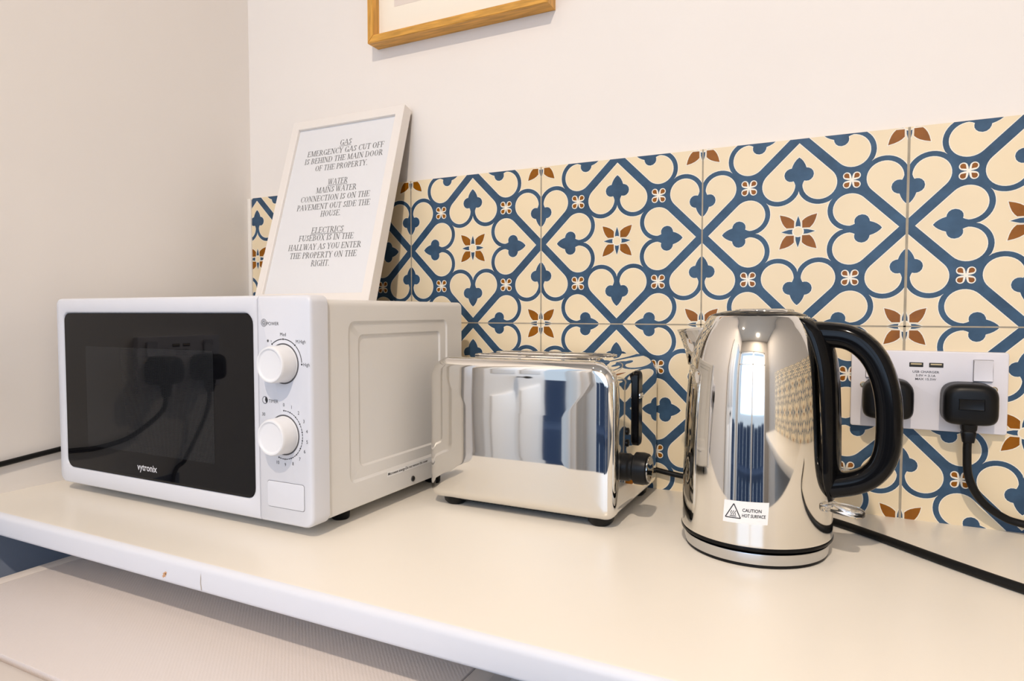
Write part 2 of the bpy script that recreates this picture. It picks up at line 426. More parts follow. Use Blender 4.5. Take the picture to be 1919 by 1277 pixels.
# ------------------------------------------------------------------ appliance under the worktop
t = thing('undercounter_appliance', 'white appliance with a finely grained top standing below the worktop edge', 'appliance', (-0.17, -0.30, FLOOR))
bm = bmesh.new(); box(bm, -0.468, 0.126, -0.535, -0.02, FLOOR+0.02, -0.092, 0.004); finish('cabinet', bm, trim_m, t)
rim_m = mat('appliance_rim', rgb(214, 206, 200), 0.4)
bm = bmesh.new(); box(bm, -0.472, -0.4516, -0.552, -0.02, -0.092, -0.070, 0.003); finish('side_rim', bm, rim_m, t)
bm = bmesh.new(); box(bm, 0.110, 0.130, -0.552, -0.02, -0.092, -0.070, 0.003); finish('side_rim', bm, rim_m, t)
bm = bmesh.new(); box(bm, -0.4505, 0.109, -0.5495, -0.02, -0.090, -0.0705, 0.0012); finish('top_panel', bm, grain_m, t)
bm = bmesh.new(); box(bm, -0.472, 0.130, -0.600, -0.5505, -0.20, -0.0715, 0.008, 4); finish('control_fascia', bm, rim_m, t)
for x in (-0.43, 0.09):
    for y in (-0.49, -0.07):
        bm = bmesh.new(); lathe(bm, [(0.018, FLOOR), (0.018, FLOOR+0.022)], (x, y), 16, True, True); finish('foot', bm, blks_m, t)

# ------------------------------------------------------------------ microwave
mw = thing('microwave', 'white countertop microwave with black glass door and two round dials', 'microwave', (-0.311, -0.21, 0.0))
X0, X1, ZB, ZT = -0.5305, -0.0915, 0.0115, 0.2508
YF = -0.358; YS = -0.3335
# body shell with pressed side panel
bm = bmesh.new()
bx0, bx1, bz0, bz1, by0, by1 = -0.5275, -0.0945, 0.0155, 0.2468, YS+0.0024, -0.066
box_r = 0.007
L = []
for y, ins in ((by0, 0.0), (by1+0.004, 0.0), (by1+0.001, 0.001), (by1, 0.004)):
    L.append([(x, y, z) for x, z in rr(bx0+ins, bx1-ins, bz0+ins, bz1-ins, (0.002, 0.002, box_r, box_r), 5)])
rows = loft(bm, L, True, True)
# cut the flat right side out and rebuild it with the pressing
tgt = [f for f in bm.faces if abs(f.calc_center_median().x-bx1) < 1e-4 and f.normal.x != 0 or (all(abs(v.co.x-bx1) < 1e-5 for v in f.verts))]
tgt = [f for f in tgt if all(abs(v.co.x-bx1) < 1e-5 for v in f.verts) and max(v.co.y for v in f.verts)-min(v.co.y for v in f.verts) > 0.1]
bmesh.ops.delete(bm, geom=tgt, context='FACES')
ya, yb2, za, zb = by0, by1+0.004, bz0+0.002, bz1-box_r
corners = [bm.verts.new((bx1, ya, za)), bm.verts.new((bx1, yb2, za)), bm.verts.new((bx1, yb2, zb)), bm.verts.new((bx1, ya, zb))]
def yzloop(y0, y1, z0, z1, r, x): return [bm.verts.new((x, a, b)) for a, b in rr(y0, y1, z0, z1, r, 6)]
l1 = yzloop(-0.2985, -0.0990, 0.0440, 0.2235, 0.010, bx1)
l2 = yzloop(-0.2955, -0.1010, 0.0470, 0.2205, 0.009, bx1-0.0018)
l3 = yzloop(-0.2800, -0.1130, 0.0590, 0.2085, 0.008, bx1-0.0022)
l4 = yzloop(-0.2780, -0.1150, 0.0610, 0.2065, 0.007, bx1-0.0042)
for k in range(4):
    seg = l1[k*7:(k+1)*7]
    for i in range(6): bm.faces.new((corners[k], seg[i], seg[i+1]))
    nx = l1[((k+1) % 4)*7]
    bm.faces.new((corners[k], seg[-1], nx, corners[(k+1) % 4]))
for a, b in ((l1, l2), (l2, l3), (l3, l4)):
    for i in range(28):
        j = (i+1) % 28; bm.faces.new((a[i], a[j], b[j], b[i]))
bm.faces.new(l4)
bmesh.ops.remove_doubles(bm, verts=bm.verts, dist=1e-5)
finish('body', bm, mbody_m, mw, 25)
# door
SX = -0.1652
w0, w1, wz0, wz1 = -0.5145, -0.1742, 0.0330, 0.2318
bm = bmesh.new()
def dl(x0, x1, z0, z1, r, y): return [(x, y, z) for x, z in rr(x0, x1, z0, z1, r, 6)]
e = 0.0012
L = [dl(X0, SX-0.0004, ZB, ZT, (.011, e, e, .008), YS),
     dl(X0, SX-0.0004, ZB, ZT, (.011, e, e, .008), YF+0.004),
     dl(X0+.0008, SX-0.0005, ZB+.0008, ZT-.0008, (.011, e, e, .008), YF+0.0015),
     dl(X0+.003, SX-0.0010, ZB+.003, ZT-.003, (.009, e, e, .006), YF),
     dl(w0-.003, w1+.003, wz0-.003, wz1+.003, (.014, .014, .014, .012), YF),
     dl(w0-.0012, w1+.0012, wz0-.0012, wz1+.0012, (.013, .013, .013, .011), YF+0.0008),
     dl(w0, w1, wz0, wz1, (.012, .012, .012, .010), YF+0.0045)]
loft(bm, L, True, False)
dr = finish('door', bm, mwhite_m, mw, 50)
bm = bmesh.new(); poly(bm, rr(w0, w1, wz0, wz1, (.012, .012, .012, .010), 6), YF+0.0016)
g = finish('window', bm, glass_m, dr); g['label'] = 'black glass window'
bm = bmesh.new(); poly(bm, rr(-0.4705, -0.2365, 0.0640, 0.1905, .002, 2), YF+0.00145)
finish('mesh_screen', bm, screen_m, dr)
bm = bmesh.new(); add_text(bm, 'vytronix', 0.0115, -0.3545, YF+0.0013, 0.0470, 0.92, bold=0.00022)
finish('lettering', bm, logo_m, dr, smooth=False)
# control panel
bm = bmesh.new()
L = [dl(SX+0.0004, X1, ZB, ZT, (e, .012, .008, e), YS),
     dl(SX+0.0004, X1, ZB, ZT, (e, .012, .008, e), YF+0.004),
     dl(SX+0.0005, X1-.0008, ZB+.0008, ZT-.0008, (e, .011, .008, e), YF+0.0015),
     dl(SX+0.0010, X1-.003, ZB+.003, ZT-.003, (e, .009, .006, e), YF)]
loft(bm, L, True, True)
cp = finish('control_panel', bm, mwhite_m, mw, 50)
# rear bezel of the front frame, dark seam
mk('seam', bx0+0.0015, bx1-0.0015, YS-0.0002, YS+0.0028, bz0+0.0015, bz1-0.0015, dark_m, mw)
def ring_arc(bm, cx, cz, r, a0, a1, wd, y, n=None):
    n = n or max(2, int(abs(a1-a0)/5))
    a = arc(cx, cz, r-wd/2, a0, a1, n); b = arc(cx, cz, r+wd/2, a0, a1, n)
    va = [bm.verts.new((p[0], y, p[1])) for p in a]; vb = [bm.verts.new((p[0], y, p[1])) for p in b]
    for i in range(n): bm.faces.new((va[i], va[i+1], vb[i+1], vb[i]))
K1 = (-0.1293, 0.1802); K2 = (-0.1296, 0.1062); ym = YF-0.00012
bm = bmesh.new()
AR = 0.0253
for a0, a1 in ((125, 93), (87, 53), (47, 4)): ring_arc(bm, K1[0], K1[1], AR, a0, a1, 0.0009, ym)
for a in (128, 90, 50, 0): poly(bm, arc(K1[0]+AR*math.cos(math.radians(a)), K1[1]+AR*math.sin(math.radians(a)), .00105, 0, 360, 8)[:-1], ym-0.00001)
def ctext(s, size, x, z, sx=0.95, bold=0.0, al='CENTER'): add_text(bm, s, size, x, ym, z, sx, al, bold)
ctext('Med', 0.0052, K1[0], K1[1]+0.0300); ctext('M.High', 0.0050, K1[0]+0.0242, K1[1]+0.0230)
ctext('High', 0.0050, K1[0]+0.0315, K1[1]-0.0002)
for k in range(3):
    a = math.radians(60*k); cx, cz = K1[0]-0.0215, K1[1]+0.0232
    dx, dz = 0.0017*math.cos(a), 0.0017*math.sin(a); nx, nz = -0.0003*math.sin(a), 0.0003*math.cos(a)
    poly(bm, [(cx-dx-nx, cz-dz-nz), (cx+dx-nx, cz+dz-nz), (cx+dx+nx, cz+dz+nz), (cx-dx+nx, cz-dz+nz)], ym-k*1e-5)
ctext('s', 0.004, K1[0]-0.0168, K1[1]+0.0232)
for r, wd in ((0.0014, 0.0007), (0.0028, 0.0004), (0.0039, 0.0004)): ring_arc(bm, -0.1562, 0.2222, r, 0, 360, wd, ym, 24)
ctext('POWER', 0.0050, -0.1437, 0.2212, 1.0)
finish('power_markings', bm, ink_m, cp, smooth=False); bm = bmesh.new()
ring_arc(bm, -0.1562, 0.1410, 0.0037, 0, 360, 0.0006, ym, 24)
poly(bm, [(-0.1562, 0.1410)]+arc(-0.1562, 0.1410, 0.0036, 80, -60, 10), ym-1e-5)
ctext('TIMER', 0.0050, -0.1442, 0.1402, 1.0)
A2 = [90-19.8*i for i in range(11)]
for i, a in enumerate(A2):
    ra = math.radians(a)
    poly(bm, arc(K2[0]+AR*math.cos(ra), K2[1]+AR*math.sin(ra), .0009, 0, 360, 8)[:-1], ym-1e-5)
    if i < 10:
        ring_arc(bm, K2[0], K2[1], AR, a-3.2, a-9.0, 0.0008, ym, 2); ring_arc(bm, K2[0], K2[1], AR, a-10.8, a-16.6, 0.0008, ym, 2)
    ctext(str(i), 0.0050, K2[0]+0.0318*math.cos(ra), K2[1]+0.0312*math.sin(ra))
ctext('30', 0.0050, K2[0]-0.0290, K2[1]+0.0195)
finish('timer_markings', bm, ink_m, cp, smooth=False)
# release button
bm = bmesh.new(); poly(bm, rr(-0.1546, -0.1024, 0.0287, 0.0567, .0030, 4), YF-0.0001); finish('button_gap', bm, mat('gap_grey', rgb(120, 120, 126), .6), cp)
bm = bmesh.new(); plate(bm, -0.1542, -0.1029, 0.0292, 0.0562, YF+0.001, YF-0.0009, .0028, 0.0007)
finish('release_button', bm, mwhite_m, mw)
for (kx, kz), lb in ((K1, 'upper dial, power'), (K2, 'lower dial, timer')):
    bm = bmesh.new()
    pr = [(0.0196, 0.0), (0.0196, -0.0008), (0.0192, -0.0010), (0.0187, -0.0165), (0.0183, -0.0182), (0.0176, -0.0190), (0.0162, -0.0190), (0.0152, -0.0180), (0.0140, -0.0178), (0.0005, -0.0178)]
    loft(bm, [[(kx+r*math.cos(2*PI*i/64), YF+y, kz+r*math.sin(2*PI*i/64)) for i in range(64)] for r, y in pr], False, True)
    d = finish('dial', bm, knob_m, mw, 40); d['label'] = lb
    bm = bmesh.new(); poly(bm, arc(kx, kz, 0.0212, 0, 360, 48)[:-1], YF-0.00008); finish('dial_shadow_gap', bm, mat('gap_dark', rgb(88, 88, 92), .6), d)
for x in (-0.50, -0.12):
    for y in (-0.285, -0.10):
        bm = bmesh.new(); lathe(bm, [(0.009, 0.0), (0.010, 0.002), (0.011, 0.016)], (x, y), 24, True, True); finish('foot', bm, rubber_m, mw)
# warning label and screw on the side
bm = bmesh.new()
v = [bm.verts.new((bx1+0.0003, y, z)) for y, z in ((-0.2330, 0.0375), (-0.1250, 0.0375), (-0.1250, 0.0440), (-0.2330, 0.0440))]; bm.faces.new(v)
wlb = finish('warning_label', bm, sticker_m, mw)
bm = bmesh.new(); add_text(bm, 'Microwave energy-Do not remove this cover', 0.0046, 0, 0, 0, 0.98, 'LEFT', 0.00006, fn=lambda a, b: Vector((bx1+0.0005, -0.2315+a, 0.0407+b)))
finish('lettering', bm, ink_m, wlb, smooth=False)
bm = bmesh.new(); loft(bm, [[(bx1+h, -0.181+r*math.cos(2*PI*i/20), 0.0243+r*math.sin(2*PI*i/20)) for i in range(20)] for r, h in ((.0036, 0), (.0034, .0012), (.0022, .0018))], False, True)
finish('screw', bm, mat('dark_screw', (.12, .12, .12), .3, 1.0), mw)

# ------------------------------------------------------------------ notice in the white frame (leans on the wall, stands on the microwave)
FW, FH, FD = 0.2285, 0.318, 0.018
lean = math.atan2(0.092, 0.3043)
nt = thing('notice_frame', 'white picture frame holding a printed safety notice, leaning on top of the microwave', 'picture frame', (-0.450, -0.1090, 0.2475), (-lean, 0, 0))
def local(o):  # parts modelled in the frame's own axes
    o.matrix_parent_inverse = Matrix.Identity(4); return o
B = 0.0150
bm = bmesh.new()
def fl(i, y, r=0.0004): return [(x, y, z) for x, z in rr(i, FW-i, i, FH-i, r, 1)]
loft(bm, [fl(0.0, FD), fl(0.0, 0.0008), fl(0.0008, 0.0), fl(B-0.0006, 0.0), fl(B, 0.0006), fl(B, 0.0050)], False, False)
local(finish('frame', bm, wframe_m, nt, 30))
bm = bmesh.new(); poly(bm, [(B-.001, B-.001), (FW-B+.001, B-.001), (FW-B+.001, FH-B+.001), (B-.001, FH-B+.001)], 0.0050)
ps = local(finish('notice_sheet', bm, poster_m, nt))
bm = bmesh.new(); box(bm, 0.002, FW-0.002, FD-0.003, FD-0.0005, 0.002, FH-0.002); local(finish('backing_board', bm, mat('backing', rgb(120, 100, 80), .8), nt))
# serif capitals drawn from strokes.  S stem, T slanted/straight line (thick), t thin line, F serif, C arc
TK, TN, SF = 0.105, 0.045, 0.28
G = {
 'A': (0.74, ['t .08 0 .36 1', 'T .36 1 .64 0', 't .17 .34 .53 .34', 'F .08 0 .24', 'F .64 0 .26']),
 'B': (0.66, ['S .16', 'C .34 .755 .18 .225 -90 90', 't .16 .98 .34 .98', 't .16 .53 .36 .53', 'C .36 .275 .21 .255 -90 90', 't .16 .02 .36 .02']),
 'C': (0.68, ['C .38 .5 .30 .49 45 315', 't .60 .98 .60 .72', 't .60 .30 .62 .24']),
 'D': (0.74, ['S .16', 't .16 .98 .36 .98', 't .16 .02 .36 .02', 'C .36 .5 .30 .48 -90 90']),
 'E': (0.62, ['S .16', 't .16 .98 .54 .98', 't .54 .98 .54 .78', 't .16 .52 .42 .52', 't .42 .62 .42 .42', 't .16 .02 .56 .02', 't .56 .02 .58 .24']),
 'F': (0.57, ['S .16', 't .16 .98 .53 .98', 't .53 .98 .53 .78', 't .16 .50 .42 .50', 't .42 .60 .42 .40']),
 'G': (0.74, ['C .38 .5 .30 .49 45 330', 't .60 .98 .60 .74', 'T .62 .04 .62 .42', 'F .62 .42 .26']),
 'H': (0.74, ['S .16', 'S .58', 't .16 .5 .58 .5']),
 'I': (0.34, ['S .17']),
 'L': (0.60, ['S .16', 't .16 .02 .54 .02', 't .54 .02 .56 .26']),
 'M': (0.90, ['t .14 0 .14 1', 'T .16 1 .43 .04', 't .43 .04 .72 1', 'T .74 0 .74 1', 'F .14 0 .22', 'F .12 .98 .2', 'F .74 0 .30', 'F .76 .98 .2']),
 'N': (0.74, ['t .14 0 .14 1', 'T .14 1 .60 .02', 't .60 0 .60 1', 'F .14 0 .24', 'F .10 .98 .2', 'F .60 .98 .24']),
 'O': (0.74, ['C .37 .5 .30 .49 0 360']),
 'P': (0.58, ['S .16', 't .16 .98 .34 .98', 't .16 .46 .34 .46', 'C .34 .72 .19 .26 -90 90']),
 'R': (0.68, ['S .16', 't .16 .98 .34 .98', 't .16 .50 .34 .50', 'C .34 .74 .18 .24 -90 90', 'T .32 .50 .60 .02', 'F .62 .0 .16']),
 'S': (0.54, ['C .27 .75 .17 .23 20 235', 'C .27 .26 .18 .24 -160 70', 't .15 .60 .42 .42', 't .44 .98 .44 .74', 't .09 .02 .09 .28']),
 'T': (0.64, ['S .32', 't .06 .98 .58 .98', 't .06 .98 .06 .78', 't .58 .98 .58 .78']),
 'U': (0.72, ['T .16 .28 .16 1', 't .58 .28 .58 1', 'C .37 .28 .21 .27 180 360', 'F .16 .98 .30', 'F .58 .98 .22']),
 'V': (0.70, ['T .10 1 .36 0', 't .36 0 .60 1', 'F .10 .98 .26', 'F .60 .98 .22']),
 'W': (0.94, ['T .08 1 .28 0', 't .28 0 .46 .9', 'T .44 1 .64 0', 't .64 0 .84 1', 'F .08 .98 .24', 'F .46 .98 .22', 'F .84 .98 .20']),
 'X': (0.70, ['T .12 1 .58 0', 't .12 0 .58 1', 'F .12 .98 .24', 'F .58 .98 .22', 'F .12 0 .22', 'F .58 0 .26']),
 'Y': (0.68, ['T .10 1 .34 .46', 't .34 .46 .58 1', 'T .34 0 .34 .48', 'F .10 .98 .24', 'F .58 .98 .22', 'F .34 0 .28']),
 '.': (0.26, ['T .12 0 .12 .12']), ' ': (0.28, [])}
def quad(bm, x1, z1, x2, z2, wd, y, f):
    d = math.hypot(x2-x1, z2-z1); nx, nz = -(z2-z1)/d*wd/2, (x2-x1)/d*wd/2
    bm.faces.new([bm.verts.new(f(a, y, b)) for a, b in ((x1+nx, z1+nz), (x1-nx, z1-nz), (x2-nx, z2-nz), (x2+nx, z2+nz))])
def serif_line(bm, s, xa, xb, z, h, y, underline=False):
    tot = sum(G[c][0] for c in s); k = (xb-xa)/tot; x = 0.0; lay = [0]
    for c in s:
        def f(a, yy, b, x=x): return (xa+(x+a)*k, yy, z-h/2+b*h)
        for cmd in G[c][1]:
            p = cmd.split(); q = [float(v) for v in p[1:]]; lay[0] = (lay[0]+1) % 7; yy = y-lay[0]*4e-6
            if p[0] == 'S':
                quad(bm, q[0], 0, q[0], 1, TK, yy, f); quad(bm, q[0]-SF/2, .02, q[0]+SF/2, .02, .045, yy-3e-5, f); quad(bm, q[0]-SF/2, .98, q[0]+SF/2, .98, .045, yy-3e-5, f)
            elif p[0] in 'Tt': quad(bm, *q, TK if p[0] == 'T' else TN, yy, f)
            elif p[0] == 'F': quad(bm, q[0]-q[2]/2, q[1]+.02 if q[1] < .1 else q[1], q[0]+q[2]/2, q[1]+.02 if q[1] < .1 else q[1], .045, yy-3e-5, f)
            elif p[0] == 'C':
                n = 16; A = []; Bv = []
                for i in range(n+1):
                    t = math.radians(q[4]+(q[5]-q[4])*i/n); wd = TN+(TK+.02-TN)*abs(math.cos(t))**1.5
                    A.append(bm.verts.new(f(q[0]+q[2]*math.cos(t), yy, q[1]+q[3]*math.sin(t))))
                    Bv.append(bm.verts.new(f(q[0]+(q[2]-wd)*math.cos(t), yy, q[1]+(q[3]-wd*.75)*math.sin(t))))
                for i in range(n): bm.faces.new((A[i], A[i+1], Bv[i+1], Bv[i]))
        x += G[c][0]
    if underline:
        bm.faces.new([bm.verts.new(v) for v in ((xa, y, z-h*.70), (xb, y, z-h*.70), (xb, y, z-h*.63), (xa, y, z-h*.63))])
bm = bmesh.new()
ty = 0.0050-0.00015
for s, xa, xb, z, u in (('GAS', .1082, .1325, .2706, 1), ('EMERGENCY GAS CUT OFF', .0428, .1989, .2569, 0), ('IS BEHIND THE MAIN DOOR', .0404, .1995, .2432, 0), ('OF THE PROPERTY.', .0665, .1738, .2290, 0),
                        ('WATER', .1002, .1403, .2025, 1), ('MAINS WATER', .0787, .1607, .1893, 0), ('CONNECTION IS ON THE', .0494, .1897, .1752, 0), ('PAVEMENT OUT SIDE THE', .0454, .1934, .1609, 0), ('HOUSE.', .0984, .1396, .1478, 0),
                        ('ELECTRICS', .0867, .1517, .1203, 1), ('FUSEBOX IS IN THE', .0636, .1741, .1076, 0), ('HALLWAY AS YOU ENTER', .0456, .1915, .0928, 0), ('THE PROPERTY ON THE', .0523, .1865, .0788, 0), ('RIGHT.', .1000, .1374, .0653, 0)):
    serif_line(bm, s, xa, xb, z, 0.0098, ty, u)
o = finish('lettering', bm, ptext_m, ps, smooth=False); o.matrix_parent_inverse = Matrix.Identity(4)

# ------------------------------------------------------------------ oak picture frame on the wall
oz0, ox0, ox1, oz1 = 0.6530, -0.2885, 0.0187, 1.075
pf = thing('oak_picture_frame', 'light oak picture frame hanging on the wall above the tiles', 'picture frame', ((ox0+ox1)/2, WY, oz0))
fb, fd = 0.0115, 0.0215
yw, yfr = WY-0.0005, -fd
def bar(pts, m):
    bm = bmesh.new()
    (a, b, c, d) = pts
    for y in (yfr,): pass
    lo = [bm.verts.new((x, yfr, z)) for x, z in pts]; hi = [bm.verts.new((x, yw, z)) for x, z in pts]
    bm.faces.new(lo); bm.faces.new(hi)
    for i in range(4): bm.faces.new((lo[i], lo[(i+1) % 4], hi[(i+1) % 4], hi[i]))
    bmesh.ops.bevel(bm, geom=[e for e in bm.edges if abs(e.verts[0].co.y-yfr) < 1e-6 and abs(e.verts[1].co.y-yfr) < 1e-6], offset=0.0007, segments=2, affect='EDGES')
    return finish('frame_rail', bm, m, pf)
bar([(ox0, oz0), (ox1, oz0), (ox1-fb, oz0+fb), (ox0+fb, oz0+fb)], oak_h)
bar([(ox0, oz1), (ox1, oz1), (ox1-fb, oz1-fb), (ox0+fb, oz1-fb)], oak_h)
bar([(ox0, oz0), (ox0+fb, oz0+fb), (ox0+fb, oz1-fb), (ox0, oz1)], oak_v)
bar([(ox1, oz0), (ox1-fb, oz0+fb), (ox1-fb, oz1-fb), (ox1, oz1)], oak_v)
mk('mount', ox0+fb-.002, ox1-fb+.002, -0.0065, 0.003, oz0+fb-.002, oz1-fb+.002, mount_m, pf)
mk('print', ox0+0.041, ox1-0.041, -0.0068, -0.0060, oz0+0.054, oz1-0.054, artp_m, pf)

# ------------------------------------------------------------------ toaster
ts = thing('toaster', 'polished steel two-slice toaster with a black side dial between microwave and kettle', 'toaster', (0.055, -0.10, 0.0))
tx0, tx1, tz0, tz1, ty0, ty1 = -0.0615, 0.1735, 0.0095, 0.1800, -0.1965, -0.0120
bm = bmesh.new(); L = []
def tl(ins, y):
    R = [max(q-ins, 0.002) for q in (.014, .014, .027, .027)]
    return [(x, y, z) for x, z in rr(tx0+ins, tx1-ins, tz0+ins, tz1-ins, R, 12)]
# slightly crowned front face, then the rolled edge
for ins, y in ((0.060, ty0-0.0006), (0.040, ty0-0.0004), (0.022, ty0)): L.append(tl(ins, y))
f_r = 0.012
for i in range(9):
    t = PI/2*i/8; L.append(tl(f_r*(1-math.sin(t)), ty0+f_r*(1-math.cos(t))))
L += [tl(0, ty0+0.0155), tl(0.0018, ty0+0.0160), tl(0.0018, ty0+0.0170), tl(0.0006, ty0+0.0176), tl(0.0006, ty1-0.016)]
for i in range(7):
    t = PI/2*i/6; L.append(tl(0.0006+0.012*(1-math.cos(t)), ty1-0.012+0.012*math.sin(t)))
loft(bm, L, True, True)
# bread slots cut into the top
tb = finish('body', bm, chrome_m, ts, 40)
def slot(y):
    bm = bmesh.new(); n = 8; x0, x1, hw = -0.025, 0.132, 0.0115
    def lp(g, z): return [(x, yy, z) for x, yy in rr(x0-g, x1+g, y-hw-g, y+hw+g, 0.008+g, 6)]
    loft(bm, [lp(0.0035, tz1-0.0002), lp(0.003, tz1+0.0012), lp(0.001, tz1+0.0014), lp(0.0, tz1+0.0004)], False, False)
    s = finish('slot', bm, chrome_m, ts, 60)
    bm = bmesh.new(); vs = [bm.verts.new((x, yy, tz1+0.0003)) for x, yy in rr(x0, x1, y-hw, y+hw, 0.008, 6)]; bm.faces.new(vs)
    finish('slot_opening', bm, dark_m, s)
slot(-0.132); slot(-0.076)
for x in (-0.036, 0.150):
    for y in (-0.172, -0.038):
        bm = bmesh.new(); lathe(bm, [(0.010, 0.0), (0.014, 0.004), (0.016, 0.013)], (x, y), 24, True, True); finish('foot', bm, rubber_m, ts)
mk('underside', tx0+0.016, tx1-0.014, ty0+0.016, ty1-0.014, 0.0060, 0.0120, blks_m, ts, 0.002)
# lever slot and lever on the right end
bm = bmesh.new(); L = []
for g, x in ((0.0, tx1-0.002), (0.0, tx1+0.0025), (0.0015, tx1+0.004)):
    L.append([(x, a, b) for a, b in rr(-0.122+g, -0.105-g, 0.079+g, 0.166-g, 0.0065, 6)])
loft(bm, L, True, True); finish('lever_slot', bm, blk_m, ts)
bm = bmesh.new(); box(bm, tx1+0.003, tx1+0.0052, -0.120, -0.107, 0.134, 0.140, 0.0008, 2); finish('lever', bm, chrome_m, ts)
# dial
bm = bmesh.new()
def xl(r, x, c=(-0.162, 0.064), n=40): return [(x, c[0]+r*math.cos(2*PI*i/n), c[1]+r*math.sin(2*PI*i/n)) for i in range(n)]
loft(bm, [xl(.0150, tx1-.002), xl(.0150, tx1+.006), xl(.0135, tx1+.008), xl(.0135, tx1+.011), xl(.0172, tx1+.013), xl(.0175, tx1+.022), xl(.0165, tx1+.0265), xl(.0150, tx1+.0278)], True, True)
dd = finish('dial', bm, blks_m, ts)
bm = bmesh.new(); loft(bm, [xl(.0142, tx1+.0270), xl(.0142, tx1+.0284), xl(.0128, tx1+.0290), xl(.0120, tx1+.0284), xl(.003, tx1+.0286)], True, True)
finish('dial_cap', bm, chrome_m, dd)
for z in (0.088, 0.101):
    bm = bmesh.new(); loft(bm, [xl(.0042, tx1-.002, (-0.150, z), 20), xl(.0042, tx1+.0008, (-0.150, z), 20), xl(.003, tx1+.0014, (-0.150, z), 20)], True, True)
    finish('button', bm, blk_m, ts)
bm = bmesh.new(); tube(bm, [(0.148, -0.020, 0.030), (0.165, -0.008, 0.0275), (0.185, -0.0075, 0.0245), (0.215, -0.0075, 0.0218), (0.30, -0.010, 0.022), (0.36, -0.012, 0.030), (0.405, -0.018, 0.052), (0.4285, -0.0235, 0.082), (0.4295, -0.0235, 0.100)], 0.0034)
finish('power_cord', bm, rubber_m, ts)

# ------------------------------------------------------------------ kettle
KC = (0.3092, -0.1625); HA = math.radians(-9)
kt = thing('electric_kettle', 'polished steel jug kettle with a black loop handle and warning sticker', 'kettle', (KC[0], KC[1], 0.0185), (0, 0, 0))
PR = [(0.0190, 0.0700), (0.0200, 0.0709), (0.0263, 0.0708), (0.045, 0.0705), (0.0707, 0.0700), (0.093, 0.0695), (0.1154, 0.0688), (0.1325, 0.0681), (0.1485, 0.0672), (0.165, 0.0660), (0.1815, 0.0643), (0.193, 0.0620), (0.2036, 0.0590), (0.2105, 0.0565), (0.2165, 0.0538), (0.222, 0.0508), (0.2262, 0.0484), (0.2290, 0.0466)]
def prof_r(z):
    for (a, ra), (b, rb) in zip(PR, PR[1:]):
        if a <= z <= b: return ra+(rb-ra)*(z-a)/(b-a)
    return PR[0][1] if z < PR[0][0] else PR[-1][1]
sm = catmull([(r, z, 0) for z, r in PR], 4)
bm = bmesh.new(); lathe(bm, [(0.0660, 0.0190)]+[(p.x, p.y) for p in sm]+[(0.0457, 0.2298), (0.0450, 0.2296), (0.0446, 0.2280)], KC, 160)
finish('body', bm, kchrome_m, kt, 50)
bm = bmesh.new(); lathe(bm, [(0.0640, 0.0150), (0.0680, 0.0150), (0.0700, 0.0158), (0.0712, 0.0165), (0.0716, 0.0178), (0.0712, 0.0196), (0.0700, 0.0200)], KC, 128, True, True)
o = finish('base_ring', bm, blk_m, kt); o['label'] = 'black plastic bottom ring'
bm = bmesh.new(); lathe(bm, [(0.0450, 0.2275), (0.0449, 0.2300), (0.0440, 0.2308), (0.036, 0.2330), (0.0290, 0.2346), (0.0275, 0.2348)], KC, 96, True, True)
ld = finish('lid', bm, blk_m, kt, 60)
bm = bmesh.new(); c2 = (KC[0]+0.006, KC[1]-0.003); lathe(bm, [(0.0275, 0.2335), (0.0272, 0.2352), (0.0262, 0.2360), (0.018, 0.2366), (0.001, 0.2368)], c2, 64, False, True)
o = finish('lid_button', bm, kchrome_m, ld, 60); o['label'] = 'shiny steel disc on the black lid'
def pol(r, a, z): return Vector((KC[0]+r*math.cos(a), KC[1]+r*math.sin(a), z))
# spout
bm = bmesh.new(); L = []; SA = HA+PI; N = 24
for i in range(13):
    t = i/12; z = 0.2185-0.0405*t
    tipr = 0.0835-0.0125*t-0.006*t*(1-t); br = prof_r(z)-0.0015
    half = math.radians(27*(1-t)**0.8+5)
    tipr = max(tipr, br+0.0008*(1-t))
    row = []
    for j in range(N+1):
        s = -1+2*j/N; k = (1-abs(s)**1.35)
        row.append(pol(br+(tipr-br)*k, SA+s*half*(1-0.25*k), z-0.004*k*(1-t)))
    L.append(row)
loft(bm, L, closed=False)
o = finish('spout', bm, kchrome_m, kt, 60)
md = o.modifiers.new('thickness', 'SOLIDIFY'); md.thickness = 0.0008; md.offset = -1
# handle: backing strip on the body, then the loop
bm = bmesh.new(); L = []
for i in range(29):
    z = 0.0570+(0.2275-0.0570)*i/28; br = prof_r(z)
    tt = (z-0.0570)/(0.2275-0.0570); endf = min(1, (i+0.4)/3, (28.4-i)/2)
    th = (0.0065+0.0035*tt)*max(endf, .25); hw = 0.0215*(0.45+0.55*min(1, (i+0.5)/4))
    row = []
    for j in range(17):
        s = -1+2*j/16; a = HA+s*hw/br; k = (1-s**4)*0.75+0.25*(1-s*s)
        row.append(pol(br+0.0004+th*k, a, z))
    for s in (1, 0.5, 0, -0.5, -1): row.append(pol(br-0.001, HA+s*hw/br, z))
    L.append(row)
loft(bm, L, True, True)
finish('handle_mount', bm, blk_m, kt, 60)
path = [(0.050, 0.2125), (0.066, 0.2122), (0.0795, 0.2105), (0.0915, 0.2045), (0.1025, 0.1925), (0.1100, 0.1760), (0.1145, 0.1560), (0.1160, 0.1330), (0.1150, 0.1110), (0.1100, 0.0945), (0.1000, 0.0825), (0.0870, 0.0755), (0.0700, 0.0705)]
C = catmull([(r, 0, z) for r, z in path], 6); L = []
